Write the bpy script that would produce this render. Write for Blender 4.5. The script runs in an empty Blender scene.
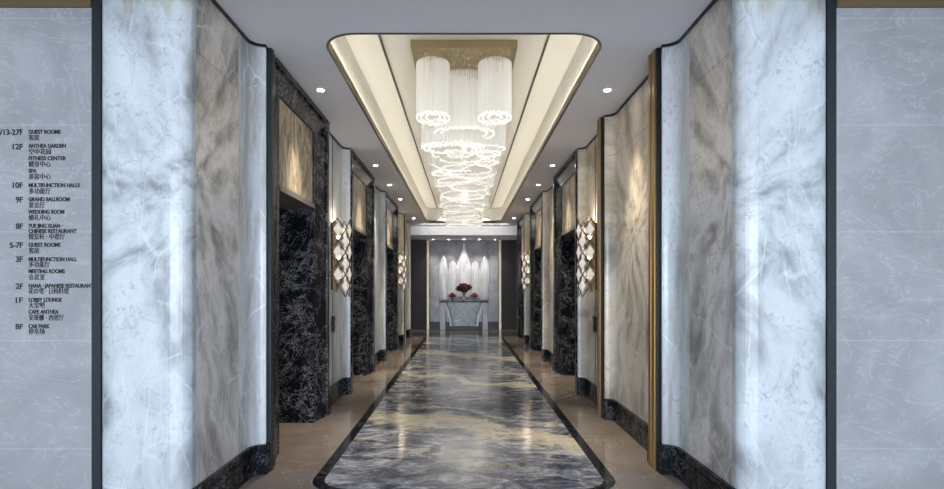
import bpy, bmesh, math, random
from mathutils import Vector, Matrix
random.seed(7)
SC = bpy.context.scene
COL = SC.collection
PI = math.pi
F = 546.0; HC = 1.40; CX = 464.0; CY = 287.0
ZC = 3.22            # corridor ceiling
ZR = 3.64            # recess ceiling
XW = 1.59            # stone face
XP = 1.48            # portal face

# ------------------------------------------------------------------ materials
def newmat(name):
    m = bpy.data.materials.new(name); m.use_nodes = True
    nt = m.node_tree; b = nt.nodes['Principled BSDF']
    return m, nt, b
def plain(name, col, rough=.5, metal=0., emis=None, estr=0., trans=0.):
    m, nt, b = newmat(name)
    b.inputs['Base Color'].default_value = (*col, 1)
    b.inputs['Roughness'].default_value = rough
    b.inputs['Metallic'].default_value = metal
    b.inputs['Transmission Weight'].default_value = trans
    if emis:
        b.inputs['Emission Color'].default_value = (*emis, 1)
        b.inputs['Emission Strength'].default_value = estr
    # a faint procedural grain on every surface
    n = nt.nodes.new('ShaderNodeTexNoise'); n.inputs['Scale'].default_value = 60
    bp = nt.nodes.new('ShaderNodeBump'); bp.inputs['Strength'].default_value = .02; bp.inputs['Distance'].default_value = .001
    nt.links.new(n.outputs['Fac'], bp.inputs['Height']); nt.links.new(bp.outputs['Normal'], b.inputs['Normal'])
    return m
class G:
    """tiny node-graph helper"""
    def __init__(s, nt): s.nt = nt; s.L = nt.links
    def n(s, t, **kw):
        x = s.nt.nodes.new(t)
        for k, v in kw.items():
            if k in x.inputs.keys(): x.inputs[k].default_value = v
            else: setattr(x, k, v)
        return x
    def coord(s): return s.n('ShaderNodeTexCoord').outputs['Object']
    def mapp(s, v, scale=(1,1,1), rot=(0,0,0), loc=(0,0,0)):
        m = s.n('ShaderNodeMapping'); m.inputs['Scale'].default_value = scale
        m.inputs['Rotation'].default_value = rot; m.inputs['Location'].default_value = loc
        s.L.new(v, m.inputs['Vector']); return m.outputs[0]
    def noise(s, v, scale, detail=6, rough=.6, dist=0., kind='Fac'):
        t = s.n('ShaderNodeTexNoise'); t.inputs['Scale'].default_value = scale
        t.inputs['Detail'].default_value = detail; t.inputs['Roughness'].default_value = rough
        t.inputs['Distortion'].default_value = dist; s.L.new(v, t.inputs['Vector']); return t.outputs[kind]
    def math(s, op, a, b=None, clamp=False):
        m = s.n('ShaderNodeMath'); m.operation = op; m.use_clamp = clamp
        for i, x in enumerate((a, b)):
            if x is None: continue
            if isinstance(x, (int, float)): m.inputs[i].default_value = x
            else: s.L.new(x, m.inputs[i])
        return m.outputs[0]
    def ramp(s, f, stops):
        r = s.n('ShaderNodeValToRGB'); e = r.color_ramp.elements
        while len(e) < len(stops): e.new(.5)
        for el, (p, c) in zip(e, stops):
            el.position = p; el.color = (*c, 1) if len(c) == 3 else c
        s.L.new(f, r.inputs['Fac']); return r.outputs['Color']
    def step(s, f, a, b):
        m = s.n('ShaderNodeMapRange'); m.interpolation_type = 'SMOOTHSTEP'
        m.inputs['From Min'].default_value = a; m.inputs['From Max'].default_value = b
        s.L.new(f, m.inputs['Value']); return m.outputs[0]
    def mix(s, f, a, b, mode='MIX'):
        m = s.n('ShaderNodeMix'); m.data_type = 'RGBA'; m.blend_type = mode
        for sock, x in ((m.inputs[0], f), (m.inputs[6], a), (m.inputs[7], b)):
            if isinstance(x, (int, float)): sock.default_value = x
            elif isinstance(x, tuple): sock.default_value = (*x, 1)
            else: s.L.new(x, sock)
        return m.outputs[2]
    def sep(s, v):
        m = s.n('ShaderNodeSeparateXYZ'); s.L.new(v, m.inputs[0]); return m.outputs

def vein(g, v, scale, width, dist=1.2, detail=5, rough=.55):
    f = g.noise(v, scale, detail, rough, dist)
    d = g.math('ABSOLUTE', g.math('SUBTRACT', f, .5))
    return g.math('SUBTRACT', 1., g.step(d, 0, width))

def quartzite(name, light, mid, dark, seed, amount=.6, rough=.22, joints=(), top=None, fan=None):
    """icy quartzite with fanning streaks"""
    fanc = fan
    m, nt, b = newmat(name); g = G(nt); c = g.coord()
    c0 = g.mapp(c, loc=(seed*3.1, seed*1.7, seed*.9))
    # fanning diagonals: stretched noise on rotated coords, twice
    a1 = g.noise(g.mapp(c0, scale=(2.6, 2.6, .42), rot=(.42, .34, .2)), 2.1, 7, .62, 1.1)
    a2 = g.noise(g.mapp(c0, scale=(2.2, 2.2, .36), rot=(-.5, -.46, .1)), 1.9, 7, .6, .9)
    big = g.noise(c0, .9, 3, .5, .6)
    fan = g.math('ADD', g.math('MULTIPLY', a1, g.step(big, .38, .62)), g.math('MULTIPLY', a2, g.math('SUBTRACT', 1., g.step(big, .38, .62))))
    if fanc:
        xs = g.sep(c); u = g.math('ABSOLUTE', xs[0]) if fanc[0] == 'x' else xs[1]
        wz = g.math('MULTIPLY', g.math('SUBTRACT', g.noise(c0, 1.3, 3, .5, .3), .5), .5)
        du = g.math('ADD', g.math('SUBTRACT', u, fanc[1]), wz); dz = g.math('ADD', g.math('SUBTRACT', xs[2], fanc[2]), wz)
        r = g.math('ADD', g.math('SQRT', g.math('ADD', g.math('MULTIPLY', du, du), g.math('MULTIPLY', dz, dz))), .35)
        cv = g.n('ShaderNodeCombineXYZ')
        g.L.new(g.math('DIVIDE', du, r), cv.inputs[0]); g.L.new(g.math('MULTIPLY', g.math('DIVIDE', dz, r), .8), cv.inputs[1]); g.L.new(g.math('MULTIPLY', r, .22), cv.inputs[2])
        pf = g.noise(g.mapp(cv.outputs[0], loc=(seed, 0, seed*.7), scale=(1, 1, .6)), 7.5, 7, .55, .10)
        bl = g.noise(c0, 2.3, 6, .62, .8)
        fan = g.math('ADD', g.math('MULTIPLY', pf, .78), g.math('MULTIPLY', bl, .22))
    base = g.ramp(fan, [(.36, dark), (.46, mid), (.54, light), (.66, tuple(min(1, x*1.12) for x in light))])
    soft = g.mix(amount, light, base)
    fine = g.noise(c0, 26, 8, .75, .6)
    speck = g.math('MULTIPLY', g.step(fine, .50, .66), g.step(g.noise(c0, 4.0, 4, .6, .5), .35, .6))
    soft = g.mix(g.math('MULTIPLY', speck, .8), soft, tuple(x*.72 for x in mid))
    wm = g.noise(c0, 1.7, 3, .5, .2)
    jit = g.n('ShaderNodeVectorMath'); jit.operation = 'ADD'; jn = g.noise(c0, 9, 5, .6, 0, 'Color')
    jm = g.n('ShaderNodeVectorMath'); jm.operation = 'SCALE'; jm.inputs['Scale'].default_value = .05; g.L.new(jn, jm.inputs[0])
    g.L.new(g.mapp(c0, scale=(1.3, 1.3, .6), rot=(.5, .5, 0)), jit.inputs[0]); g.L.new(jm.outputs[0], jit.inputs[1])
    vo = g.n('ShaderNodeTexVoronoi'); vo.feature = 'DISTANCE_TO_EDGE'; vo.inputs['Scale'].default_value = 1.6; g.L.new(jit.outputs[0], vo.inputs['Vector'])
    wv = g.math('MULTIPLY', g.math('SUBTRACT', 1., g.step(vo.outputs['Distance'], .0, .014)), g.step(wm, .42, .58))
    soft = g.mix(g.math('MULTIPLY', wv, .55), soft, tuple(min(1, x*1.25) for x in light))
    for q, (sc_, wd, rt, am, cl) in enumerate(((5.0, .035, (-.5, .6, .3), .34, tuple(min(1, x*1.25) for x in light)), (7.5, .03, (.7, -.5, 0), .30, tuple(x*.9 for x in dark)), (2.6, .02, (-.7, .35, .2), .4, tuple(min(1, x*1.25) for x in light)))):
        j2 = g.n('ShaderNodeVectorMath'); j2.operation = 'ADD'
        g.L.new(g.mapp(c0, scale=(1.4, 1.4, .55), rot=rt, loc=(q*3, 1, 2)), j2.inputs[0]); g.L.new(jm.outputs[0], j2.inputs[1])
        vq = g.n('ShaderNodeTexVoronoi'); vq.feature = 'DISTANCE_TO_EDGE'; vq.inputs['Scale'].default_value = sc_; g.L.new(j2.outputs[0], vq.inputs['Vector'])
        mk = g.step(g.noise(g.mapp(c0, loc=(q*5, 0, 0)), 2.2, 4, .6, .3), .46, .60)
        soft = g.mix(g.math('MULTIPLY', g.math('MULTIPLY', g.math('SUBTRACT', 1., g.step(vq.outputs['Distance'], 0, wd)), mk), am), soft, cl)
    z = g.sep(c)[2]
    for zz in joints:
        d = g.math('ABSOLUTE', g.math('SUBTRACT', z, zz))
        soft = g.mix(g.math('MULTIPLY', g.math('SUBTRACT', 1., g.step(d, .0015, .004)), .55), soft, tuple(x*.45 for x in dark))
    if top:      # browner tint above the given height
        tz = g.math('ADD', z, g.math('MULTIPLY', g.math('SUBTRACT', a1, .5), .8))
        soft = g.mix(g.math('MULTIPLY', g.step(tz, top[1], top[1]+.10), top[2]), soft, g.mix(1., soft, top[0], 'MULTIPLY'))
    nt.links.new(soft, b.inputs['Base Color'])
    b.inputs['Roughness'].default_value = rough
    bp = g.n('ShaderNodeBump'); bp.inputs['Strength'].default_value = .06; bp.inputs['Distance'].default_value = .02
    nt.links.new(fine, bp.inputs['Height']); nt.links.new(bp.outputs[0], b.inputs['Normal'])
    return m

def black_marble(name='black_marble', amt=1., rough=.2):
    m, nt, b = newmat(name); g = G(nt); c = g.coord()
    patch = g.noise(c, 3.2, 4, .6, .8)
    n1 = g.noise(c, 19, 9, .8, .7)
    fl = g.math('MULTIPLY', g.step(n1, .55, .72), g.step(patch, .38, .60))
    v1 = vein(g, c, 8., .014, .9, 8, .78)
    v2 = vein(g, g.mapp(c, loc=(4,2,1)), 2.2, .008, 1.5, 6, .7)
    f = g.math('ADD', g.math('MULTIPLY', fl, .36), g.math('ADD', g.math('MULTIPLY', g.math('MULTIPLY', v1, g.step(patch, .42, .6)), .5), g.math('MULTIPLY', v2, .25)), True)
    f = g.math('MULTIPLY', f, amt)
    col = g.mix(f, (.008, .009, .013), (.85, .85, .90))
    nt.links.new(col, b.inputs['Base Color']); b.inputs['Roughness'].default_value = rough; b.inputs['IOR'].default_value = 1.2
    return m

def tan_floor(name, c1, c2, c3):
    m, nt, b = newmat(name); g = G(nt); c = g.coord()
    n = g.noise(c, 1.1, 6, .6, .8)
    col = g.ramp(n, [(.3, c1), (.5, c2), (.7, c3)])
    v = vein(g, c, 1.3, .006, 1.4, 5, .6)
    col = g.mix(g.math('MULTIPLY', v, .45), col, tuple(min(1, x*1.9) for x in c3))
    v2 = vein(g, g.mapp(c, loc=(7, 3, 0)), 2.6, .01, 1.4, 5, .6)
    col = g.mix(g.math('MULTIPLY', v2, .25), col, tuple(x*.5 for x in c1))
    nt.links.new(col, b.inputs['Base Color']); b.inputs['Roughness'].default_value = .11
    return m

def wave_floor():
    m, nt, b = newmat('grey_wave_marble'); g = G(nt); c = g.coord()
    s = g.sep(c); x, y = s[0], s[1]
    wob = g.noise(g.mapp(c, scale=(1.0, .75, 1)), 1.3, 5, .55, .5)
    wob2 = g.noise(g.mapp(c, scale=(1.6, 3.2, 1)), 2.2, 7, .65, .8)
    yy = g.math('ADD', y, g.math('MULTIPLY', g.math('SUBTRACT', wob, .5), 1.7))
    yy = g.math('ADD', yy, g.math('MULTIPLY', g.math('SUBTRACT', wob2, .5), .8))
    yy = g.math('ADD', yy, g.math('MULTIPLY', x, .62))
    n = g.noise(g.mapp(c, scale=(1.1, 2.2, 1)), 2.6, 10, .78, .9)
    col = g.ramp(n, [(.38, (.022, .028, .048)), (.46, (.10, .112, .155)), (.53, (.27, .285, .335)), (.62, (.66, .67, .70))])
    cream = (.74, .69, .52); tot = None
    for y0, w, k in ((5.45, .36, .95), (6.15, .12, .7), (8.2, .24, .85), (9.3, .10, .6), (11.2, .42, .7), (13.2, .3, .6), (14.6, .2, .5), (4.35, .06, .4), (7.2, .07, .4)):
        d = g.math('ABSOLUTE', g.math('SUBTRACT', yy, y0))
        f = g.math('MULTIPLY', g.math('SUBTRACT', 1., g.step(d, w*.35, w)), k)
        tot = f if tot is None else g.math('MAXIMUM', tot, f)
    brk = g.noise(g.mapp(c, scale=(1, 2, 1)), 3.4, 8, .7, 1.2)
    tot = g.math('MULTIPLY', tot, g.step(brk, .30, .48))
    col = g.mix(tot, col, cream)
    dk = vein(g, g.mapp(c, scale=(.7, 1.8, 1)), 2.0, .018, 1.8, 8, .7)
    col = g.mix(g.math('MULTIPLY', dk, .6), col, (.018, .02, .03))
    lt = vein(g, g.mapp(c, scale=(.7, 1.8, 1), loc=(3, 5, 0)), 4.5, .02, 2.0, 8, .75)
    col = g.mix(g.math('MULTIPLY', lt, .35), col, (.55, .56, .60))
    nt.links.new(col, b.inputs['Base Color']); b.inputs['Roughness'].default_value = .13
    return m

def onyx():
    m, nt, b = newmat('honey_onyx'); g = G(nt); c = g.coord()
    n = g.noise(g.mapp(c, scale=(1, 2.4, 1)), 2.6, 10, .72, 1.0)
    col = g.ramp(n, [(.36, (.07, .05, .035)), (.45, (.22, .175, .12)), (.54, (.44, .37, .27)), (.64, (.66, .60, .48))])
    v = vein(g, c, 5, .015, 2, 6, .7)
    col = g.mix(g.math('MULTIPLY', v, .5), col, (.14, .08, .04))
    nt.links.new(col, b.inputs['Base Color']); b.inputs['Roughness'].default_value = .4
    return m

def grey_tile(joints):
    m, nt, b = newmat('grey_hall_stone'); g = G(nt); c = g.coord()
    n = g.noise(c, 1.6, 7, .6, .8)
    col = g.ramp(n, [(.3, (.25, .255, .27)), (.5, (.305, .31, .325)), (.7, (.38, .385, .40))])
    v = vein(g, g.mapp(c, scale=(1, 1, 1.8)), 2.2, .010, 1.8, 7, .7)
    col = g.mix(g.math('MULTIPLY', v, .30), col, (.72, .74, .78))
    z = g.sep(c)[2]
    for zz in joints:
        d = g.math('ABSOLUTE', g.math('SUBTRACT', z, zz))
        col = g.mix(g.math('MULTIPLY', g.math('SUBTRACT', 1., g.step(d, .001, .003)), .3), col, (.62, .64, .68))
    nt.links.new(col, b.inputs['Base Color']); b.inputs['Roughness'].default_value = .3
    return m

J = (2.96, 2.34, 1.72, 1.09, .46)
M = {}
M['quartz'] = quartzite('icy_quartzite', (.62, .65, .67), (.50, .52, .54), (.31, .31, .31), 1, .75, .2)
M['quartz_front'] = quartzite('icy_quartzite_slab', (.54, .575, .60), (.43, .46, .485), (.22, .235, .25), 3, .9, .22, (), ((.80, .72, .62), 3.0, .8), ('x', 1.52, 2.0))
M['quartz_side'] = quartzite('smoky_quartzite', (.70, .69, .68), (.50, .49, .48), (.25, .24, .23), 2, .95, .16, (2.80,), ((1.04, .98, .89), 2.0, 1.), ('y', 3.05, 2.05))
M['quartz_warm'] = quartzite('warm_quartzite', (.68, .64, .58), (.52, .48, .42), (.29, .26, .22), 5, .9, .16, (2.79,), ((1.02, .97, .87), 1.9, 1.), ('y', 5.0, 1.9))
M['black'] = black_marble()
M['black_soft'] = black_marble('black_marble_polished', .6, .08)
M['tan'] = tan_floor('tan_marble', (.19, .155, .130), (.26, .215, .18), (.34, .285, .24))
M['border'] = black_marble('border_black_marble', .35, .12); M['border'].node_tree.nodes['Principled BSDF'].inputs['IOR'].default_value = 1.17
M['taupe'] = tan_floor('taupe_marble', (.19, .165, .15), (.24, .21, .19), (.29, .26, .235))
M['pale'] = tan_floor('pale_bounce_marble', (.60, .59, .58), (.68, .67, .66), (.76, .75, .74))  # unseen floor made pale so light bounces up to the ceiling
M['wave'] = wave_floor()
M['onyx'] = onyx()
M['tile'] = grey_tile(J)
M['ceil'] = plain('ceiling_paint', (.80, .80, .84), .8)
M['white_paint'] = plain('white_paint', (.93, .93, .94), .7)
M['cream'] = plain('cream_paint', (.80, .79, .74), .7)
M['bronze'] = plain('dark_bronze', (.10, .085, .06), .35, .8)
M['band'] = plain('aged_bronze', (.17, .115, .06), .5, .4)
M['gold'] = plain('brushed_brass', (.36, .25, .12), .34, .9)
M['brass_plate'] = plain('satin_brass', (.33, .27, .16), .4, .7)
M['steel'] = plain('gunmetal', (.028, .036, .042), .4, .5)
M['blackm'] = plain('black_metal', (.012, .012, .014), .35, .3)
M['ink'] = plain('black_lettering', (.012, .012, .015), .5)
M['white'] = plain('white_lens', (.9, .9, .9), .4, 0, (1, .95, .88), 20)
M['trimring'] = plain('white_ring', (.8, .8, .8), .4)
M['led'] = plain('warm_led', (1, .9, .7), .4, 0, (1, .91, .76), 20)
M['silver'] = plain('brushed_nickel', (.55, .53, .50), .25, .9)
M['sill'] = plain('satin_grey_metal', (.22, .20, .18), .45, .5)
M['chrome'] = plain('lattice_metal', (.13, .115, .10), .3, .8)
M['taupe_panel'] = plain('taupe_lacquer', (.060, .052, .048), .6)
M['pale_gold'] = plain('champagne_metal', (.55, .46, .33), .3, .6)
M['petal_dark'] = plain('dark_red_petal', (.075, .004, .012), .6)
M['petal_red'] = plain('rose_red_petal', (.25, .035, .055), .6)
M['stem'] = plain('green_stem', (.03, .07, .03), .6)
M['lamp_crystal'] = plain('lit_crystal', (.6, .57, .54), .15, 0, (1, .90, .80), .2)

M['bulb'] = plain('sconce_bulb', (1, .9, .8), .4, 0, (1, .80, .56), 7)
def crystal_rod():
    m, nt, b = newmat('chandelier_crystal'); g = G(nt)
    b.inputs['Base Color'].default_value = (.60, .595, .57, 1); b.inputs['Roughness'].default_value = .12
    b.inputs['Transmission Weight'].default_value = 0.
    b.inputs['Emission Color'].default_value = (1, .93, .80, 1); b.inputs['Emission Strength'].default_value = .12  # emission added to the rods; crystal itself gives off no light
    return m
M['rod'] = crystal_rod()
M['bead'] = plain('glow_crystal_bead', (.6, .6, .58), .1, 0, (1, .96, .88), .40)  # bead glow added, as if light ran down to the tips

def feather():
    m, nt, b = newmat('carved_white_glass'); g = G(nt); c = g.coord()
    n = g.noise(g.mapp(c, scale=(9, 9, .8)), 2.5, 6, .6, .4)
    col = g.ramp(n, [(.3, (.52, .55, .62)), (.5, (.78, .79, .83)), (.65, (.95, .95, .96))])
    nt.links.new(col, b.inputs['Base Color']); b.inputs['Roughness'].default_value = .25
    return m
M['feather'] = feather()
def niche_stone():
    m, nt, b = newmat('niche_grey_marble'); g = G(nt); c = g.coord()
    n = g.noise(c, 2.2, 7, .6, .8)
    col = g.ramp(n, [(.3, (.22, .23, .26)), (.55, (.33, .34, .37)), (.7, (.45, .46, .48))])
    nt.links.new(col, b.inputs['Base Color']); b.inputs['Roughness'].default_value = .2
    return m
M['niche'] = niche_stone()
def mirror_rib():
    m, nt, b = newmat('ribbed_blue_grey_stone'); g = G(nt); c = g.coord()
    n = g.noise(c, 8, 6, .6, .8)
    col = g.ramp(n, [(.3, (.03, .04, .05)), (.5, (.10, .12, .14)), (.72, (.32, .37, .42))])
    nt.links.new(col, b.inputs['Base Color']); b.inputs['Roughness'].default_value = .2
    return m
M['rib'] = mirror_rib()

# ------------------------------------------------------------------ mesh helpers
def link(name, me, mat, parent=None):
    o = bpy.data.objects.new(name, me); COL.objects.link(o)
    if mat is not None: me.materials.append(mat)
    if parent: o.parent = parent
    return o
def obj(name, bm, mat, parent=None, origin=None, smooth=False):
    bmesh.ops.remove_doubles(bm, verts=bm.verts, dist=1e-6)
    bmesh.ops.recalc_face_normals(bm, faces=bm.faces)
    off = Vector((0, 0, 0))
    if origin is not None: off = Vector(origin)
    elif parent is not None: off = Vector(parent['_o']) if '_o' in parent else Vector(parent.location)
    if off.length: bmesh.ops.translate(bm, verts=bm.verts, vec=-off)
    me = bpy.data.meshes.new(name); bm.to_mesh(me); bm.free()
    if smooth:
        for p in me.polygons: p.use_smooth = True
    o = link(name, me, mat, parent)
    if origin is not None and parent is None: o.location = off
    return o
def tag(o, label=None, cat=None, group=None, kind=None):
    if label: o['label'] = label
    if cat: o['category'] = cat
    if group: o['group'] = group
    if kind: o['kind'] = kind
    return o
def thing(name, label, cat, loc=(0, 0, 0), group=None):
    o = bpy.data.objects.new(name, None); COL.objects.link(o); o.location = loc
    o.empty_display_size = .1
    return tag(o, label, cat, group)
def struct(name, bm, mat, label=None, smooth=False):
    o = obj(name, bm, mat, smooth=smooth); o['kind'] = 'structure'
    o['label'] = label or name.replace('_', ' '); o['category'] = name.split('_')[0]
    return o
def BM(): return bmesh.new()
def box(bm, x0, x1, y0, y1, z0, z1):
    if x0 > x1: x0, x1 = x1, x0
    r = bmesh.ops.create_cube(bm, size=1)
    for v in r['verts']:
        v.co = Vector(((x0+x1)/2 + v.co.x*(x1-x0), (y0+y1)/2 + v.co.y*(y1-y0), (z0+z1)/2 + v.co.z*(z1-z0)))
    return r['verts']
def bev(bm, w, seg=2):
    bmesh.ops.bevel(bm, geom=list(bm.edges), offset=w, segments=seg, profile=.5, affect='EDGES', clamp_overlap=True)
def prism(bm, pts, z0, z1):
    """plan polygon extruded up"""
    a = [bm.verts.new((x, y, z0)) for x, y in pts]; b_ = [bm.verts.new((x, y, z1)) for x, y in pts]
    n = len(pts)
    bm.faces.new(a[::-1]); bm.faces.new(b_)
    for i in range(n): bm.faces.new((a[i], a[(i+1) % n], b_[(i+1) % n], b_[i]))
def prism_y(bm, pts, y0, y1):
    """elevation polygon (x,z) pushed along y"""
    a = [bm.verts.new((x, y0, z)) for x, z in pts]; b_ = [bm.verts.new((x, y1, z)) for x, z in pts]
    n = len(pts); bm.faces.new(a); bm.faces.new(b_[::-1])
    for i in range(n): bm.faces.new((a[i], a[(i+1) % n], b_[(i+1) % n], b_[i]))
def tube(bm, p0, p1, r, n=6):
    p0, p1 = Vector(p0), Vector(p1); d = p1-p0
    q = d.to_track_quat('Z', 'Y').to_matrix().to_4x4()
    bmesh.ops.create_cone(bm, cap_ends=True, segments=n, radius1=r, radius2=r, depth=d.length, matrix=Matrix.Translation((p0+p1)/2) @ q)
def lathe(bm, prof, c, n=24):
    rings = []
    for r, z in prof:
        rings.append([bm.verts.new((c[0]+r*math.cos(2*PI*k/n), c[1]+r*math.sin(2*PI*k/n), c[2]+z)) for k in range(n)])
    for a, b_ in zip(rings, rings[1:]):
        for k in range(n): bm.faces.new((a[k], a[(k+1) % n], b_[(k+1) % n], b_[k]))
    bm.faces.new(rings[0][::-1]); bm.faces.new(rings[-1])

# ------------------------------------------------------------------ bay profiles (right-hand x, mirrored by s)
def bay_edge(y0, y1, inset=0., near_jut=True):
    X = XW - inset; E = 1.50 - inset; r = .10 - inset*.6; pts = []
    j = .045 + inset
    if near_jut:
        pts += [(E, y0), (E, y0+j)]
        c = (X-r, y0+j+r)
        for k in range(0, 9):
            a = -PI/2 + k/8*PI/2; pts.append((c[0]+r*math.cos(a), c[1]+r*math.sin(a)))
    else: pts += [(X, y0)]
    c = (X-r, y1-j-r)
    for k in range(0, 9):
        a = k/8*PI/2; pts.append((c[0]+r*math.cos(a), c[1]+r*math.sin(a)))
    pts += [(E, y1-j), (E, y1)]
    return pts
def mouth_edge(inset=0.):
    """front face of the pilaster at the corridor mouth: soft rounded edges"""
    pts = []; i = inset
    for k in range(0, 9):
        a = k/8*PI/2; pts.append((2.10-.12+.12*math.cos(a), 3.175-i-.045*math.sin(a)))
    for k in range(0, 9):
        a = PI/2 + k/8*PI/2; pts.append((1.59-i+.12+.12*math.cos(a), 3.21-i-.08*math.sin(a)))
    return pts
def clean(pts):
    out = []
    for p in pts:
        if not out or (abs(p[0]-out[-1][0])+abs(p[1]-out[-1][1])) > 1e-4: out.append(p)
    return out
def mir(pts, s): return [(x*s, y) for x, y in pts]
BACK = 1.86
SKH = .22
def stone_bay(s, y0, y1, mat, side, label, near_jut=True):
    e = clean(bay_edge(y0, y1, 0, near_jut))
    bm = BM(); prism(bm, mir(e+[(BACK, y1), (BACK, y0)], s), SKH, ZC-.02)
    struct('wall_'+side, bm, mat, label)
    k = clean(bay_edge(y0, y1, .028, near_jut))
    bm = BM()
    prism(bm, mir(k+[(BACK-.01, y1), (BACK-.01, y0)], s), 0, SKH-.055)
    k2 = clean(bay_edge(y0, y1, .020, near_jut))
    prism(bm, mir(k2+[(BACK-.01, y1), (BACK-.01, y0)], s), SKH-.055, SKH-.045)
    k3 = clean(bay_edge(y0, y1, .026, near_jut))
    prism(bm, mir(k3+[(BACK-.01, y1), (BACK-.01, y0)], s), SKH-.045, SKH)
    struct('baseboard_'+side, bm, M['black_soft'], 'black marble skirting, '+label)
    # shadow gap line at the ceiling
    q = clean(bay_edge(y0, y1, .012, near_jut))
    bm = BM(); prism(bm, mir(q+[(BACK-.01, y1), (BACK-.01, y0)], s), ZC-.02, ZC)
    global TRIM; TRIM += 1
    struct('trim_%d' % TRIM, bm, M['blackm'], 'thin black ceiling trim, '+label)
TRIM = 0
def fin(s, y0, y1, label, gold):
    global TRIM
    TRIM += 1; bm = BM(); box(bm, s*1.463, s*1.62, y0, y0+.022, 0, ZC); bev(bm, .003, 1)
    struct('trim_%d' % TRIM, bm, M['blackm'] if gold else M['steel'], 'dark metal edge strip, '+label)
    TRIM += 1; bm = BM()
    box(bm, s*1.462, s*1.62, y0+.0225, y1, 0, ZC)
    if y1-y0 > .1:
        box(bm, s*1.455, s*1.462, y0+.03, y0+.07, 0, ZC); box(bm, s*1.455, s*1.462, y1-.05, y1-.01, 0, ZC)
    struct('trim_%d' % TRIM, bm, M['gold'] if gold else M['steel'], ('brass' if gold else 'gunmetal')+' vertical fin, '+label)

# mouth bays (front pilaster + first side wall)
MY1 = 4.15
for s, side in ((-1, 'left'), (1, 'right')):
    # pilaster front: own stone slab
    bm = BM(); fe = clean(mouth_edge())
    prism(bm, mir(fe+[(1.59, 3.24), (2.10, 3.24)], s), SKH, ZC-.02)
    struct('wall_'+side, bm, M['quartz_front'], 'pale icy stone pilaster facing the hall, '+side+' side')
    bm = BM(); fe = clean(mouth_edge(.02))
    prism(bm, mir(fe+[(1.57, 3.24), (2.10, 3.24)], s), 0, SKH)
    struct('baseboard_'+side, bm, M['black_soft'], 'black marble skirting under the pale pilaster, '+side+' side')
    # side face, smoky slab, then lighter curved return
    bm = BM(); prism(bm, mir([(XW, 3.2405), (XW, 3.85), (BACK, 3.85), (BACK, 3.2405)], s), SKH, ZC-.02)
    struct('wall_'+side, bm, M['quartz_side'], 'smoky veined stone panel at the corridor mouth, '+side+' side')
    e = clean(bay_edge(3.85, MY1, 0, False))
    bm = BM(); prism(bm, mir(e+[(BACK, MY1), (BACK, 3.85)], s), SKH, ZC-.02)
    struct('wall_'+side, bm, M['quartz'], 'pale curved stone return beside first fin, '+side+' side')
    bm = BM()
    for ins, z0, z1 in ((.028, 0, .165), (.02, .165, .175), (.026, .175, SKH)):
        e = clean([(XW-ins, 3.2405)]+bay_edge(3.85, MY1, ins, False))
        prism(bm, mir(e+[(BACK-.01, MY1), (BACK-.01, 3.2405)], s), z0, z1)
    struct('baseboard_'+side, bm, M['black_soft'], 'black marble skirting at the corridor mouth, '+side+' side')
    e = clean([(XW-.012, 3.2405)]+bay_edge(3.85, MY1, .012, False)); TRIM += 1
    bm = BM(); prism(bm, mir(e+[(BACK-.01, MY1), (BACK-.01, 3.2405)], s), ZC-.02, ZC)
    struct('trim_%d' % TRIM, bm, M['blackm'], 'thin black ceiling trim at the corridor mouth, '+side+' side')
    # frame strip between pilaster and hall wall
    TRIM += 1; bm = BM()
    box(bm, s*2.1005, s*2.128, 3.155, 3.24, 0, ZC-.001); box(bm, s*2.128, s*2.158, 3.163, 3.24, 0, ZC-.001)
    struct('trim_%d' % TRIM, bm, M['steel'], 'gunmetal vertical strip beside the hall wall, '+side+' side')
    # hall wall beyond it
    bm = BM(); box(bm, s*2.1585, s*4.2, 3.17, 3.36, 0, 3.02)
    struct('wall_'+side, bm, M['tile'], 'grey stone hall wall, '+side+' side')
    TRIM += 1; bm = BM(); box(bm, s*2.1585, s*4.2, 3.155, 3.36, 3.0205, ZC)
    struct('trim_%d' % TRIM, bm, M['band'], 'bronze band along the top of the hall wall, '+side+' side')
    # core behind everything
    bm = BM(); box(bm, s*2.35, s*2.45, 3.37, 15.25, 0, ZC)
    struct('wall_'+side, bm, M['taupe_panel'], 'core wall behind the lifts, '+side+' side')

fin(-1, 4.15, 4.20, 'left side before first lift', False)
fin(1, 4.15, 4.32, 'right side at the corridor mouth', True)
fin(1, 5.83, 5.98, 'right side after warm stone bay', True)
fin(-1, 13.55, 13.66, 'left side near the far end', True)

stone_bay(1, 4.32, 5.83, M['quartz_warm'], 'right', 'warm streaked stone bay before first sconce, right side')
stone_bay(1, 5.98, 7.20, M['quartz_warm'], 'right', 'stone bay with near sconce, right side')
stone_bay(1, 9.05, 10.40, M['quartz_warm'], 'right', 'stone bay between first two lifts, right side')
stone_bay(1, 12.30, 13.50, M['quartz_warm'], 'right', 'stone bay with far sconce, right side')
stone_bay(-1, 6.00, 7.20, M['quartz'], 'left', 'stone bay with near sconce, left side')
stone_bay(-1, 9.05, 10.40, M['quartz'], 'left', 'stone bay between second and third lifts, left side')
stone_bay(-1, 12.30, 13.55, M['quartz_warm'], 'left', 'stone bay with far sconce, left side')
stone_bay(-1, 13.66, 15.25, M['quartz_warm'], 'left', 'last warm stone bay, left side')

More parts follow.
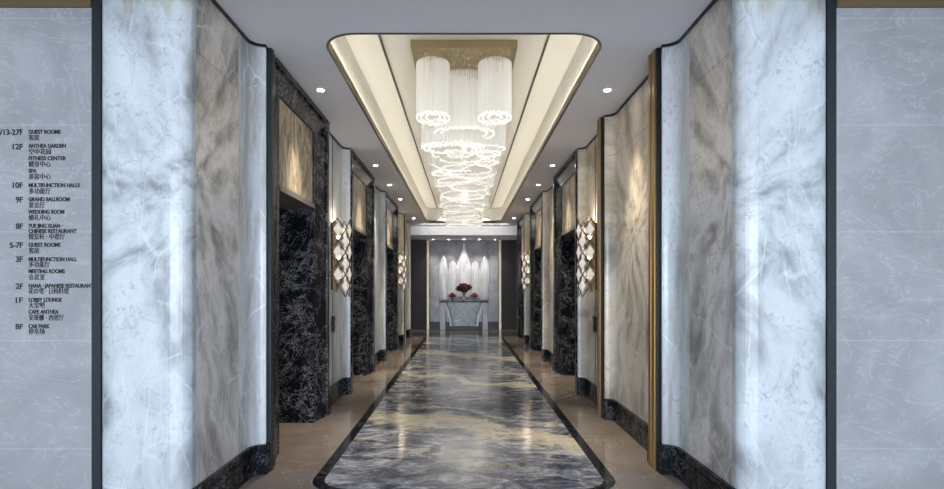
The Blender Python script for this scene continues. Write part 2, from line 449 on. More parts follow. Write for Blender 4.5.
# ------------------------------------------------------------------ lift portals
def portal(s, y0, y1, label):
    y0 += .006; y1 -= .006; yc = (y0+y1)/2; t = thing('elevator_portal', label, 'elevator doorway', (s*XP, yc, 0), 'black marble lift doorways along the corridor')
    jw = .37; zt = ZC-.004; zh = 3.0; zo = 2.21
    SL = [(1.478, 0), (1.478, .075), (1.496, .078), (1.496, .105), (1.502, .11), (1.548, .33), (1.548, jw), (2.02, jw), (2.02, .001)]
    for y_, d in ((y0, 1), (y1, -1)):
        bm = BM(); prism(bm, [(s*x, y_+d*q) for x, q in SL], 0, zh); obj('jamb', bm, M['black'], t)
    bm = BM(); pr = [(1.478, zt), (1.478, zt-.05), (1.496, zt-.053), (1.496, zt-.075), (1.502, zt-.078), (1.548, zh+.012), (1.548, zh), (2.02, zh), (2.02, zt)]
    prism_y(bm, [(s*x, z) for x, z in pr], y0+.11, y1-.11)
    for y_, d in ((y0, 1), (y1, -1)):
        prism(bm, [(s*x, y_+d*min(q, .1098)) for x, q in ((1.478, 0), (1.478, .075), (1.496, .078), (1.496, .11), (2.02, .11), (2.02, .001))], zh, zt)
    obj('header', bm, M['black'], t)
    bm = BM(); box(bm, s*1.56, s*1.60, y0+jw+.001, y1-jw-.001, zo+.05, zh-.001)
    obj('transom_panel', bm, M['onyx'], t)
    bm = BM(); box(bm, s*1.54, s*2.02, y0+jw+.001, y1-jw-.001, zo, zo+.049)
    obj('transom_sill', bm, M['sill'], t)
    bm = BM(); box(bm, s*1.60, s*2.02, y0+jw+.001, y1-jw-.001, zo+.05, zh-.001)
    obj('transom_backing', bm, M['black'], t)
    for a, b_ in ((y0+jw+.002, yc-.002), (yc+.002, y1-jw-.002)):
        bm = BM(); box(bm, s*1.95, s*1.99, a, b_, .002, zo-.002); bev(bm, .003, 1)
        obj('door_leaf', bm, M['brass_plate'], t)
    return t
portal(-1, 4.20, 6.00, 'nearest black marble lift doorway on the left wall')
portal(-1, 7.20, 9.05, 'black marble lift doorway on the left just beyond the near sconce')
portal(-1, 10.40, 12.30, 'farthest narrow-looking lift doorway on the left, before the far sconce')
portal(1, 7.20, 9.05, 'black marble lift doorway on the right just beyond the near sconce')
portal(1, 10.40, 12.30, 'middle black marble lift doorway of the right wall, before far sconce')
portal(1, 13.50, 15.25, 'farthest lift doorway on the right, beyond the far sconce')

# ------------------------------------------------------------------ floors
def rrect(x, y0, y1, r, n=8):
    pts = []
    for cx, cy, a0 in ((x-r, y0+r, -PI/2), (x-r, y1-r, 0), (-x+r, y1-r, PI/2), (-x+r, y0+r, PI)):
        for k in range(n+1):
            a = a0 + k/n*PI/2; pts.append((cx+r*math.cos(a), cy+r*math.sin(a)))
    return pts
def plate_with_hole(outer, hole, z0, z1, bm):
    """slab with a hole: same ring order, filled by triangles"""
    for z in (z0, z1):
        es = []
        for loop in (outer, hole):
            vs = [bm.verts.new((x, y, z)) for x, y in loop]
            es += [bm.edges.new((vs[i], vs[(i+1) % len(vs)])) for i in range(len(vs))]
        bmesh.ops.triangle_fill(bm, edges=es, use_beauty=True)
    for loop in (outer, hole):
        a = [bm.verts.new((x, y, z0)) for x, y in loop]; b_ = [bm.verts.new((x, y, z1)) for x, y in loop]
        for i in range(len(loop)):
            k = (i+1) % len(loop); bm.faces.new((a[i], a[k], b_[k], b_[i]))
    bmesh.ops.remove_doubles(bm, verts=bm.verts, dist=1e-5)
OUT = rrect(1.10, 3.70, 15.35, .30); INN = rrect(1.015, 3.785, 15.265, .22)
# tan strips: polygons either side and beyond
bm2 = BM()
def quad(bm, x0, x1, y0, y1, z0=-.1, z1=0.): box(bm, x0, x1, y0, y1, z0, z1)
# side strips and far end follow the inlay's rounded outline
far = [(x, y) for x, y in OUT if y > 14.9]
right = [p for p in far if p[0] > 0]; left = [p for p in far if p[0] < 0]
prism(bm2, [(1.10, 4.17), (4.2, 4.17), (4.2, 18.6), (0, 18.6), (0, 15.35)] + right[::-1], -.1, 0)
prism(bm2, [(-1.10, 4.17)] + left[::-1] + [(0, 15.35), (0, 18.6), (-4.2, 18.6), (-4.2, 4.17)], -.1, 0)
struct('floor', bm2, M['tan'], 'polished tan marble floor')
bm = BM()
nr = [p for p in OUT if p[1] < 4.05]; rr_ = [p for p in nr if p[0] > 0]; ll_ = [p for p in nr if p[0] < 0]
prism(bm, [(0, 3.70)] + rr_ + [(1.10, 4.17), (4.2, 4.17), (4.2, 3.0), (0, 3.0)], -.1, 0)
prism(bm, [(0, 3.70), (0, 3.0), (-4.2, 3.0), (-4.2, 4.17), (-1.10, 4.17)] + ll_, -.1, 0)
struct('floor', bm, M['taupe'], 'taupe stone hall floor')
bm = BM(); box(bm, -4.2, 4.2, -6, 2.9995, -.1, 0)
struct('floor', bm, M['pale'], 'unseen hall floor, made pale to bounce light')
bm = BM(); plate_with_hole(OUT, INN, -.1, 0, bm)
TRIM += 1; struct('trim_%d' % TRIM, bm, M['border'], 'black marble border inlaid round the grey marble')
bm = BM(); prism(bm, INN, -.1, 0)
struct('floor', bm, M['wave'], 'grey and cream wave-veined marble centre floor')

# ------------------------------------------------------------------ ceiling
RX = 1.045; RY0 = 3.91; RY1 = 15.5
hole = rrect(RX, RY0, RY1, .27, 10)
bm = BM(); plate_with_hole([(-2.46, 2.86), (2.46, 2.86), (2.46, 16.3), (-2.46, 16.3)], hole, ZC, ZC+.05, bm)
struct('ceiling', bm, M['ceil'], 'pale grey corridor ceiling')
for s in (-1, 1):
    bm = BM(); box(bm, s*2.461, s*4.2, 2.86, 3.36, ZC, ZC+.05)
    struct('ceiling', bm, M['ceil'], 'ceiling strip over the hall wall, %s side' % ('left' if s < 0 else 'right'))
# bronze lip of the recess
bm = BM(); plate_with_hole(rrect(RX+.001, RY0-.001, RY1+.001, .271, 10), rrect(RX-.016, RY0+.016, RY1-.016, .254, 10), ZC-.006, ZC+.065, bm)
TRIM += 1; struct('trim_%d' % TRIM, bm, M['bronze'], 'dark bronze rim of the ceiling recess')
# recess walls (set back behind the lip) and its top
bm = BM()
w = rrect(RX+.015, RY0-.015, RY1+.015, .285, 10)
a = [bm.verts.new((x, y, ZC+.075)) for x, y in w]; b_ = [bm.verts.new((x, y, ZR)) for x, y in w]
for i in range(len(w)):
    k = (i+1) % len(w); bm.faces.new((a[i], a[k], b_[k], b_[i]))
r_ = rrect(RX+.06, RY0-.07, RY1+.06, .33, 10)
c_ = [bm.verts.new((x, y, ZC+.075)) for x, y in r_]; d_ = [bm.verts.new((x, y, ZR)) for x, y in r_]
for i in range(len(w)):
    k = (i+1) % len(w); bm.faces.new((c_[k], c_[i], d_[i], d_[k])); bm.faces.new((a[i], a[k], c_[k], c_[i])); bm.faces.new((b_[k], b_[i], d_[i], d_[k]))
struct('wall_recess', bm, M['cream'], 'cream side of the ceiling recess')
bm = BM(); prism(bm, rrect(RX+.06, RY0-.07, RY1+.06, .33, 10), ZR, ZR+.06)
struct('ceiling', bm, M['cream'], 'cream top of the ceiling recess')
for s in (-1, 1):
    TRIM += 1; bm = BM(); box(bm, s*.745, s*.763, RY0, RY1+.01, ZR-.012, ZR-.0005)
    struct('trim_%d' % TRIM, bm, M['bronze'], 'dark metal line along the recess top, %s side' % ('left' if s < 0 else 'right'))
# bulkhead and lowered lobby ceiling at the far end
bm = BM(); box(bm, -4.2, 4.2, 16.301, 18.6, 2.95, 3.6)
struct('ceiling', bm, M['white_paint'], 'white dropped ceiling before the end wall')
# hall ceiling over the camera
bm = BM(); box(bm, -4.2, 4.2, -6, 2.8595, 3.03, 3.4)
struct('ceiling', bm, M['ceil'], 'lower hall ceiling')

# hall envelope behind the camera; its window is added to carry daylight
for s, side in ((-1, 'left'), (1, 'right')):
    bm = BM(); box(bm, s*4.2, s*4.35, -6, 18.6, -.1, 3.6)
    struct('wall_'+side, bm, M['tile'], 'outer hall wall, '+side+' side')
bm = BM()
box(bm, -4.2, 4.2, -6.15, -6, -.1, .35); box(bm, -4.2, 4.2, -6.15, -6, 2.75, 3.4)
box(bm, -4.2, -3.9, -6.15, -6, .35, 2.75); box(bm, 3.9, 4.2, -6.15, -6, .35, 2.75)
struct('wall_back', bm, M['tile'], 'back wall behind the viewer, opened for the added window')
bm = BM()
for x in (-3.9, -1.3, 1.3, 3.84): box(bm, x, x+.06, -6.1, -6.04, .35, 2.75)
box(bm, -3.84, 3.84, -6.1, -6.04, .35, .41); box(bm, -3.84, 3.84, -6.1, -6.04, 2.69, 2.75)
struct('window_1', bm, M['steel'], 'added window frame behind the viewer, carries the daylight')

# ------------------------------------------------------------------ end wall and niche
YE = 18.0
for s, side in ((-1, 'left'), (1, 'right')):
    bm = BM(); box(bm, s*1.23, s*2.95, YE-.05, YE, 0.0, 2.949)
    box(bm, s*1.25, s*1.9, YE-.062, YE-.05, .06, 2.89)
    struct('wall_end', bm, M['taupe_panel'], 'dark taupe wall panel %s of the niche' % side)
    TRIM += 1; bm = BM(); box(bm, s*1.14, s*1.2295, YE-.09, YE, 0, 2.949); bev(bm, .01, 2)
    struct('trim_%d' % TRIM, bm, M['pale_gold'], 'pale brass upright %s of the niche' % side)
bm = BM(); box(bm, -1.139, 1.139, YE+.12, YE+.2, 0, 2.949); box(bm, -2.95, 2.95, YE+.2, YE+.3, 0, 2.949)
struct('wall_end', bm, M['niche'], 'grey marble back of the end niche')
bm = BM(); box(bm, -1.139, 1.139, YE+.095, YE+.1195, 0, .25)
struct('baseboard_end', bm, M['blackm'], 'black marble skirting of the end niche')

# feather-like glass sculpture
t = thing('wall_sculpture', 'white carved glass artwork of five pointed plumes on the end wall', 'artwork', (0, YE+.1, 1.0))
def plume(cx, w, z0, z1, ypos, point):
    bm = BM(); n = 14; N = 11; H = z1-z0; rows = []
    for i in range(n+1):
        u = i/n; z = z0+H*u
        # outline: straight shaft then pointed (point=1) or rounded crown
        k = max(0, (u-.55)/.45); hw = w/2*(math.sqrt(max(0, 1-k*k)) if not point else (1-k)**.75*(.55+.45*(1-k)))
        if u < .08: hw *= .94+.75*u
        hw = max(hw, .006)
        row = []
        for j in range(N):
            v = -1+2*j/(N-1); rel = .05*math.sqrt(max(0, 1-v*v))+.008*math.cos(v*14+u*3)
            row.append(bm.verts.new((cx+v*hw, ypos-rel-.006, z)))
        rows.append(row)
    back = [[bm.verts.new((v.co.x, ypos, v.co.z)) for v in (r[0], r[-1])] for r in rows]
    for i in range(n):
        for j in range(N-1): bm.faces.new((rows[i][j], rows[i][j+1], rows[i+1][j+1], rows[i+1][j]))
        bm.faces.new((rows[i][0], rows[i+1][0], back[i+1][0], back[i][0])); bm.faces.new((rows[i][-1], back[i][1], back[i+1][1], rows[i+1][-1]))
        bm.faces.new((back[i][0], back[i+1][0], back[i+1][1], back[i][1]))
    bm.faces.new([*rows[0][::-1], back[0][0], back[0][1]]); bm.faces.new([*rows[-1], back[-1][1], back[-1][0]])
    obj('plume', bm, M['feather'], t, smooth=True)
plume(0, .56, .97, 2.86, YE+.085, 1)
for s in (-1, 1):
    plume(s*.37, .34, .97, 2.28, YE+.115, 0); plume(s*.68, .30, .90, 2.44, YE+.10, 0)

# console table
t = thing('console_table', 'blue grey stone console table with flared ribbed pedestal, end wall', 'console table', (0, 17.72, 0))
bm = BM(); box(bm, -.79, .79, 17.50, 17.98, .905, .95); bev(bm, .006); obj('table_top', bm, M['black_soft'], t)
bm = BM()
def hw(z):   # concave flare
    u = z/.905; return .37+.21*max(0, (u-.25)/.75)**1.8
n = 10
for i in range(n):
    z0 = .14+i*(.765/n); z1 = z0+.765/n-.03; a = hw(z0); b2 = hw(z1)
    pts = [(-a, z0), (a, z0), (b2, z1), (-b2, z1)]
    prism_y(bm, pts, 17.56+.05*(1-i/n), 17.94)
    box(bm, -min(a, b2)+.015, min(a, b2)-.015, 17.64, 17.93, z1-.001, z1+.0305)
obj('pedestal', bm, M['rib'], t)
for s in (-1, 1):
    bm = BM()
    pts = []
    for k in range(13):
        z = .14+.76*k/12; pts.append((s*(hw(z)+.012+.06*math.sin(PI*k/12)*.4), z))
    out = [(x+s*.075, z) for x, z in pts]
    poly = pts+out[::-1]
    prism_y(bm, poly if s < 0 else poly[::-1], 17.53, 17.60); obj('leg', bm, M['feather'], t)
bm = BM(); box(bm, -.46, .46, 17.56, 17.96, 0, .139); bev(bm, .006); obj('plinth', bm, M['blackm'], t)
for s in (-1, 1):
    bm = BM(); box(bm, s*.60, s*.78, 17.80, 17.97, 0, .904); box(bm, s*.57, s*.60, 17.80, 17.97, .70, .904); bev(bm, .012, 2); obj('side_block', bm, M['feather'], t)  # pale upright blocks at the table ends

def vase(x, y, z, h, r, label, name='flower_vase'):
    bm = BM(); lathe(bm, [(r*.55, 0), (r*.6, .01), (r*.45, h*.25), (r*.6, h*.6), (r, h*.95), (r, h), (r*.85, h), (r*.5, h*.6), (r*.3, h*.3), (r*.1, h*.28)], (x, y, z), 20)
    o = obj(name, bm, M['silver'], origin=(x, y, z), smooth=True); tag(o, label, 'vase')
def bouquet(x, y, z, blooms, mat, label, r, base):
    t = thing('bouquet', label, 'flowers', (x, y, base))
    for bx, bz, by in blooms:
        bm = BM()
        for ring, (cnt, rr, lift) in enumerate(((1, 0, 0), (7, .45, 0), (9, .8, -.12), (7, .5, .4), (5, .45, -.5))):
            for k in range(cnt):
                a = 2*PI*k/max(cnt, 1)+ring; mt = Matrix.Translation((x+bx+r*rr*math.cos(a), y+by+r*rr*math.sin(a), z+bz+r*lift)) @ Matrix.Rotation(a, 4, 'Z') @ Matrix.Rotation(.5, 4, 'Y') @ Matrix.Diagonal((r*.42, r*.36, r*.30, 1))
                bmesh.ops.create_icosphere(bm, subdivisions=1, radius=1, matrix=mt)
        obj('bloom', bm, mat, t, smooth=True)
        bm = BM(); tube(bm, (x, y, base+.012), (x+bx, y+by, z+bz-r*.3), .006); obj('stem', bm, M['stem'], t)
vase(0, 17.72, .95, .30, .055, 'tall slim vase in the middle of the console table')
bouquet(0, 17.72, 1.38, [(-.14, -.02, 0), (.13, .02, 0), (0, .06, .03), (.02, -.06, -.05), (-.06, .05, -.03)], M['petal_dark'], 'dark red bunch of blooms in the tall middle vase', .125, .95+.09)
for s in (-1, 1):
    vase(s*.36+(-.02), 17.70, .95, .11, .045, 'small vase on the %s half of the console table' % ('left' if s < 0 else 'right'))
    bouquet(s*.36-.02, 17.70, 1.12, [(-.055, 0, 0), (.055, 0, 0), (0, .05, .02)], M['petal_red'], 'small red posy in the %s vase on the console' % ('left' if s < 0 else 'right'), .068, .95+.034)

# ------------------------------------------------------------------ sconces
def sconce(s, yc, label):
    L = bpy.data.lights.new('sconce_fill', 'POINT'); L.energy = 1.4; L.color = (1, .84, .64); L.shadow_soft_size = .03  # added point lamp above the sconce, brightens the ceiling
    lo = bpy.data.objects.new('sconce_fill', L); COL.objects.link(lo); lo.location = (s*(XW-.11), yc, 2.24)
    t = thing('wall_sconce', label, 'wall lamp', (s*XW, yc, 1.34), 'diamond lattice wall sconces')
    R = .205; zs = [2.08, 1.815, 1.55]; zb = [1.945, 1.68, 1.415]; hh = .128; dth = math.radians(30)
    def P(th, z, r=R): return Vector((s*(XW-.005-r*math.cos(th)), yc+r*math.sin(th), z))
    bm = BM(); box(bm, s*(XW-.02), s*(XW), yc-.075, yc+.075, 1.36, 2.17); bev(bm, .004, 1); obj('back_plate', bm, M['blackm'], t)
    bm = BM()
    for dy in (-.055, .055): box(bm, s*(XW-.055), s*(XW-.02), yc+dy-.008, yc+dy+.008, 1.34, 2.19)
    for z in (1.45, 1.75, 2.05):
        for th in (-2*dth, 0, 2*dth): tube(bm, P(0, z, .03), P(th, z, R-.012), .004)
    obj('bracket', bm, M['gold'], t)
    bm = BM()
    cells = []
    for c in (-2, -1, 0, 1, 2):
        for z in (zs if c % 2 == 0 else zb): cells.append((c, z))
    for c, z in cells:
        th = c*dth; q = [P(th, z+hh*1.05), P(th+dth*.98, z), P(th, z-hh*1.05), P(th-dth*.98, z)]
        for i in range(4): tube(bm, q[i], q[(i+1) % 4], .0065, 5)
    obj('lattice', bm, M['chrome'], t)
    for c, z in cells:
        th = c*dth; bm = BM(); a = .60
        q = [bm.verts.new(P(th, z+hh*a+.005, R)), bm.verts.new(P(th+dth*a*.85, z, R)), bm.verts.new(P(th, z-hh*a-.005, R)), bm.verts.new(P(th-dth*a*.85, z, R))]
        f_ = bm.verts.new(P(th, z, R+.02)); b2 = bm.verts.new(P(th, z, R-.03))
        for i in range(4):
            bm.faces.new((q[i], q[(i+1) % 4], f_)); bm.faces.new((q[(i+1) % 4], q[i], b2))
        obj('crystal', bm, M['lamp_crystal'], t)
    for z in (1.52, 1.76, 2.0):
        bm = BM()
        bmesh.ops.create_uvsphere(bm, u_segments=10, v_segments=8, radius=.022, matrix=Matrix.Translation(P(0, z, .07)))
        obj('bulb', bm, M['bulb'], t)
sconce(-1, 6.60, 'diamond lattice sconce on the left wall, nearer one')
sconce(1, 6.60, 'diamond lattice sconce on the right wall, nearer one')
sconce(-1, 12.93, 'small-looking diamond lattice sconce far along the left wall')
sconce(1, 12.90, 'small-looking diamond lattice sconce far along the right wall')
for s, yc in ((-1, 6.60), (1, 6.60), (-1, 12.93), (1, 12.90)):
    TRIM += 1; bm = BM(); box(bm, s*(XW-.004), s*(XW+.0), yc-.012, yc+.012, SKH, 1.335); box(bm, s*(XW-.004), s*XW, yc-.012, yc+.012, 2.195, ZC-.022)
    struct('trim_%d' % TRIM, bm, M['bronze'], 'thin vertical metal line through the sconce, %s side' % ('left' if s < 0 else 'right'))
for s, yc, lb in ((-1, 6.58, 'black lift call button plate on the left wall under the near sconce'), (1, 6.58, 'black lift call button plate on the right wall under the near sconce')):
    t = thing('call_panel', lb, 'lift call panel', (s*(XW-.004), yc, .86), 'lift call button plates')
    bm = BM(); box(bm, s*(XW-.028), s*(XW-.004), yc-.045, yc+.045, .86, 1.05); bev(bm, .004, 1); obj('plate', bm, M['blackm'], t)
    for z in (.92, .985):
        bm = BM(); bmesh.ops.create_cone(bm, cap_ends=True, segments=20, radius1=.015, radius2=.014, depth=.006, matrix=Matrix.Translation((s*(XW-.031), yc, z)) @ Matrix.Rotation(PI/2, 4, 'Y'))
        obj('button', bm, M['silver'], t)

# ------------------------------------------------------------------ downlights
def downlight(x, y, z, label, power=30, group='recessed ceiling spotlights', r=.03, col=(1, .86, .68), ang=95, aim=0):
    t = thing('downlight', label, 'ceiling light', (x, y, z), group)
    bm = BM(); lathe(bm, [(r*1.0, -.001), (r*1.5, -.001), (r*1.5, -.006), (r*1.05, -.008), (r*1.0, -.006)], (x, y, z), 20)
    obj('ring', bm, M['trimring'], t)
    bm = BM(); bmesh.ops.create_circle(bm, cap_ends=True, segments=20, radius=r, matrix=Matrix.Translation((x, y, z-.0095)))
    obj('lens', bm, M['white'], t)
    L = bpy.data.lights.new('spot_lamp', 'SPOT'); L.energy = power; L.color = col; L.spot_size = math.radians(ang); L.spot_blend = 1.; L.shadow_soft_size = .03
    o = bpy.data.objects.new('spot_lamp', L); COL.objects.link(o); o.location = (x, y, z-.02); o.rotation_euler = (aim, 0, 0)
names = ['nearest', 'second', 'third', 'fourth', 'last']
for s, side in ((-1, 'left'), (1, 'right')):
    for i, y in enumerate((5.03, 8.15, 9.70, 11.3, 14.4)):
        downlight(s*1.32, y, ZC, 'round recessed spotlight in the ceiling, %s from the viewer of the %s row' % (names[i], side), 110, ang=56)
for i, x in enumerate((-1.0, -.5, 0, .5, 1.0)):
    downlight(x, 17.75, 2.95, 'tiny recessed spotlight over the niche, %s' % ['far left one', 'second from left', 'middle one', 'second from right', 'far right one'][i], 30, 'row of niche spotlights', .027, (1, .93, .84), 70, .12)

# ------------------------------------------------------------------ chandelier
CH = thing('chandelier', 'long crystal rod chandelier swirling along the ceiling recess', 'chandelier', (0, 9.1, ZR))
bm = BM(); box(bm, -.484, .484, 4.94, 13.35, ZR-.075, ZR-.0005); bev(bm, .004, 1)
obj('canopy', bm, M['brass_plate'], CH)
bm = BM()   # faceted studs on the underside
for k in range(900):
    x = random.uniform(-.46, .46); y = random.uniform(4.96, 13.3) if k > 500 else random.uniform(4.96, 6.4); r = random.uniform(.006, .011)
    bmesh.ops.create_cone(bm, cap_ends=True, segments=5, radius1=.002, radius2=r, depth=r*1.6, matrix=Matrix.Translation((x, y, ZR-.075-r*.8)))
o = obj('crystal_stud', bm, M['gold'], CH); o['kind'] = 'stuff'
ZT = ZR-.085
def curtain(path, zb, zt=ZT, sp=.017, rad=.005, wave=0.0, ph=0., tip=.012):
    """row of thin rods hanging along a plan curve; zb may vary by fraction"""
    bm = BM(); bb = BM(); led = BM(); L = 0; acc = 0; seg = []
    for a, b_ in zip(path, path[1:]): L += math.dist(a, b_)
    nrod = max(6, int(L/sp)); idx = 0; run = 0; pos = []
    cum = [0]
    for a, b_ in zip(path, path[1:]): cum.append(cum[-1]+math.dist(a, b_))
    for k in range(nrod):
        d = k/nrod*L
        while cum[idx+1] < d: idx += 1
        u = (d-cum[idx])/(cum[idx+1]-cum[idx]); p = (path[idx][0]*(1-u)+path[idx+1][0]*u, path[idx][1]*(1-u)+path[idx+1][1]*u); f = k/nrod
        z = zb + wave*math.sin(2*PI*f+ph) + random.uniform(-.012, .012)
        x, y = p; r = rad; a0 = random.random()
        vs = []
        for zz in (z, zt):
            vs.append([bm.verts.new((x+r*math.cos(a0+q*PI/2), y+r*math.sin(a0+q*PI/2), zz)) for q in range(4)])
        for q in range(4): bm.faces.new((vs[0][q], vs[0][(q+1) % 4], vs[1][(q+1) % 4], vs[1][q]))
        # bead tip
        c = [bb.verts.new((x+tip*.75*math.cos(a0+q*PI/2), y+tip*.75*math.sin(a0+q*PI/2), z-tip*.2)) for q in range(4)]
        t_, b2 = bb.verts.new((x, y, z+tip)), bb.verts.new((x, y, z-tip*1.2))
        for q in range(4): bb.faces.new((c[q], c[(q+1) % 4], t_)); bb.faces.new((c[(q+1) % 4], c[q], b2))
    mesh = lambda nm, b3, mt, par: (lambda me: (b3.to_mesh(me), b3.free(), link(nm, me, mt, par))[2])(bpy.data.meshes.new(nm))
    for b3 in (bm, bb): bmesh.ops.translate(b3, verts=b3.verts, vec=-Vector(CH.location))
    led.free()
    c = mesh('crystal_curtain', bm, M['rod'], CH)
    b = mesh('crystal_tips', bb, M['bead'], c)
def ell(cx, cy, rx, ry, a0=0, a1=2*PI, rot=0., n=64, spiral=0.):
    pts = []
    for k in range(n+1):
        u = k/n; a = a0+(a1-a0)*u; q = 1-spiral*u
        x = rx*q*math.cos(a); y = ry*q*math.sin(a)
        x, y = x*math.cos(rot)-y*math.sin(rot), x*math.sin(rot)+y*math.cos(rot)
        pts.append((max(-.463, min(.463, cx+x)), cy+y))
    return pts
H = HC
# front scallops
for q in (-1, 1):
    curtain(ell(q*.30, 5.30, .16, .20), H+1.64, sp=.015); curtain(ell(q*.30, 5.30, .12, .155), H+1.645); curtain(ell(q*.30, 5.30, .07, .10), H+1.65)
curtain(ell(0, 5.64, .31, .24), H+1.585); curtain(ell(0, 5.64, .24, .19), H+1.59)
for q, e in ((1, 0), (.9, .012), (.78, .02)):
    curtain(ell(-.12, 5.86, .335*q, .30*q, spiral=.0), H+1.50-e, wave=.02)
curtain(ell(-.06, 5.95, .17, .14, spiral=.35, a1=3.4*PI), H+1.46, wave=.02)
curtain(ell(.27, 6.0, .18, .22), H+1.52, wave=.02); curtain(ell(.27, 5.98, .13, .15), H+1.46); curtain(ell(.27, 5.98, .08, .10), H+1.455)
# swirls down the length
y = 6.45; i = 0
while y < 13.0:
    sgn = 1 if i % 2 else -1
    curtain(ell(sgn*.05, y, .40, .28, a0=sgn*.6, a1=sgn*.6+3.3*PI, rot=sgn*.35, spiral=.4), H+1.50+random.uniform(-.05, .06), wave=.035, ph=random.random()*6, sp=.015)
    curtain(ell(-sgn*.26, y+.22, .19, .19, a1=3.6*PI, spiral=.5, rot=random.random()), H+1.58+random.uniform(-.06, .05), wave=.02, ph=random.random()*6, sp=.015)
    curtain([(sgn*(.44-.88*k/40), y+.34+.13*math.sin(k/40*2*PI)) for k in range(41)], H+1.55+random.uniform(-.05, .05), wave=.04, ph=random.random()*6, sp=.016)
    y += .62; i += 1
curtain(ell(0, 13.05, .42, .2), H+1.47, sp=.015)
# added point lamps at crystal tip level, to light the ceiling
for k in range(11):
    y = 5.3+k*.75
    L = bpy.data.lights.new('chandelier_fill', 'POINT'); L.energy = .2; L.color = (1, .90, .76); L.shadow_soft_size = .03
    o = bpy.data.objects.new('chandelier_fill', L); COL.objects.link(o); o.location = (0, y, ZC-.27)

# cove LED strip on top of the bronze lip
bm = BM(); 
for s in (-1, 1): box(bm, s*(RX-.012), s*(RX-.004), RY0+.3, RY1-.3, ZC+.0655, ZC+.072)
box(bm, -.7, .7, RY1+.002, RY1+.01, ZC+.0755, ZC+.085); box(bm, -.7, .7, RY0-.01, RY0-.002, ZC+.0755, ZC+.085)
TRIM += 1; struct('trim_%d' % TRIM, bm, M['led'], 'warm light strip behind the recess rim')

# ------------------------------------------------------------------ directory lettering
def wp(px, py, d=3.1685): return ((px-CX)*d/F, HC+(CY-py)*d/F)
SIGN = thing('floor_directory', 'black floor directory lettering on the grey hall wall, left edge', 'sign', (wp(30, 340)[0], 3.1695, wp(30, 340)[1]))
def text(s, px, py, hpx, wpx=None, align='LEFT', bold=0.):
    cu = bpy.data.curves.new('lettering', 'FONT'); cu.body = s; cu.align_x = align; cu.align_y = 'CENTER'
    h = hpx*3.1685/F; cu.size = h/.72; cu.extrude = .0012; cu.offset = bold
    o = bpy.data.objects.new('lettering', cu); COL.objects.link(o)
    bpy.context.view_layer.update()
    dg = bpy.context.evaluated_depsgraph_get(); me = bpy.data.meshes.new_from_object(o.evaluated_get(dg)); me.name = 'lettering'
    bpy.data.objects.remove(o); bpy.data.curves.remove(cu)
    if wpx and len(me.vertices):
        xs = [v.co.x for v in me.vertices]; wd = max(xs)-min(xs); k = wpx*3.1685/F/wd
        for v in me.vertices: v.co.x *= k
    me.materials.clear()
    x, z = wp(px, py)
    for v in me.vertices: v.co = Vector((x+v.co.x, 3.1685-v.co.z, z+v.co.y))-Vector(SIGN.location)
    return me
def entry(no, pxr, py, lines):
    me = text(no, pxr, py, 5.7, {9: 30, 4: 13, 3: 10, 2: 7}[len(no)], 'RIGHT', .0009)
    o = link('floor_number', me, M['ink'], SIGN)
    for s, y, w_, cjk in lines:
        me = text(s, 28.5, y, 4.7 if cjk else 4.0, w_, 'LEFT', .0010 if not cjk else .00025); link('lettering', me, M['ink'], SIGN)
entry('28/13-27F', 22.8, 132.5, [('GUEST ROOMS', 132, 32, 0), ('客房', 138, 10.5, 1)])
entry('12F', 22.8, 147, [('ANTHEA GARDEN', 146, 37.5, 0), ('空中花园', 152, 22, 1), ('FITNESS CENTER', 158.5, 37.5, 0), ('健身中心', 164.5, 22, 1), ('SPA', 171, 8, 0), ('美容中心', 177, 22, 1)])
entry('10F', 22.8, 185.5, [('MULTIFUNCTION HALLS', 185.5, 51, 0), ('多功能厅', 191.5, 22, 1)])
entry('9F', 22.8, 200, [('GRAND BALLROOM', 199.5, 41, 0), ('宴会厅', 205.5, 16, 1), ('WEDDING ROOM', 212, 36, 0), ('婚礼中心', 218, 22, 1)])
entry('8F', 22.8, 226.5, [('YUE JING XUAN ·', 226, 34, 0), ('CHINESE RESTAURANT', 231.3, 48, 0), ('悦景轩 · 中餐厅', 237, 36, 1)])
entry('5-7F', 22.8, 245.5, [('GUEST ROOMS', 245, 32, 0), ('客房', 251, 10.5, 1)])
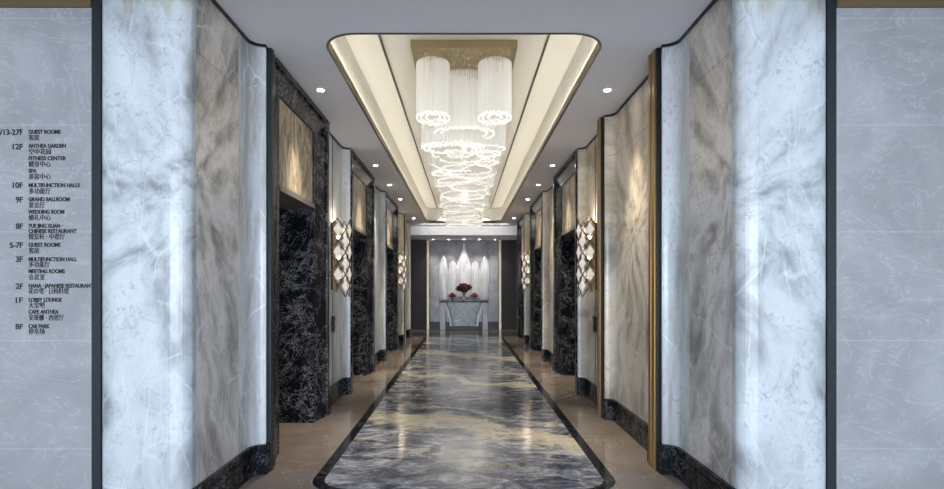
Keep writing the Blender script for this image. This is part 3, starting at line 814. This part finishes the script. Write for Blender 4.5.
entry('3F', 22.8, 259.5, [('MULTIFUNCTION HALL', 259.5, 48, 0), ('多功能厅', 265, 21, 1), ('MEETING ROOMS', 271.5, 36, 0), ('会议室', 277.5, 16, 1)])
entry('2F', 22.8, 286.5, [('HANA · JAPANESE RESTAURANT', 286, 64.5, 0), ('花の雪 · 日韩料理', 291.5, 40, 1)])
entry('1F', 22.8, 300.5, [('LOBBY LOUNGE', 300, 33, 0), ('大堂吧', 305.5, 16, 1), ('CAFE ANTHEA', 312, 30, 0), ('安蒂娜 · 西餐厅', 318, 35, 1)])
entry('BF', 22.8, 327, [('CAR PARK', 326.5, 21, 0), ('停车场', 332, 16, 1)])

# ------------------------------------------------------------------ daylight and added fill
def area(loc, rot, sx, sy, e, col, name):
    L = bpy.data.lights.new(name, 'AREA'); L.shape = 'RECTANGLE'; L.size = sx; L.size_y = sy; L.energy = e; L.color = col
    o = bpy.data.objects.new(name, L); COL.objects.link(o); o.location = loc; o.rotation_euler = rot
area((0, -5.95, 1.55), (PI/2, 0, 0), 7.6, 2.3, 340, (.78, .88, 1.0), 'window_daylight')  # area lamp standing in for daylight through the added window
area((0, 15.75, 3.205), (math.radians(100), 0, 0), 2.6, .05, 3.2, (1, .98, .95), 'bulkhead_fill')  # fill added to brighten the bulkhead face, has no fixture
W = bpy.data.worlds.new('World'); SC.world = W; W.use_nodes = True
nt = W.node_tree; bg = nt.nodes['Background']
sky = nt.nodes.new('ShaderNodeTexSky'); sky.sky_type = 'NISHITA'; sky.sun_disc = False; sky.sun_elevation = .6
nt.links.new(sky.outputs[0], bg.inputs[0]); bg.inputs[1].default_value = .15

# ------------------------------------------------------------------ camera
cam = bpy.data.cameras.new('camera'); co = bpy.data.objects.new('camera', cam); COL.objects.link(co)
co.location = (0, 0, HC); co.rotation_euler = (PI/2, 0, 0)
cam.sensor_width = 36; cam.lens = F/944*36; cam.shift_x = 8/944; cam.shift_y = 42.5/944; cam.clip_start = .05
SC.camera = co
SC.view_settings.view_transform = 'Standard'; SC.view_settings.look = 'None'; SC.view_settings.gamma = 1
SC.view_settings.use_curve_mapping = False; SC.view_settings.exposure = 1.05
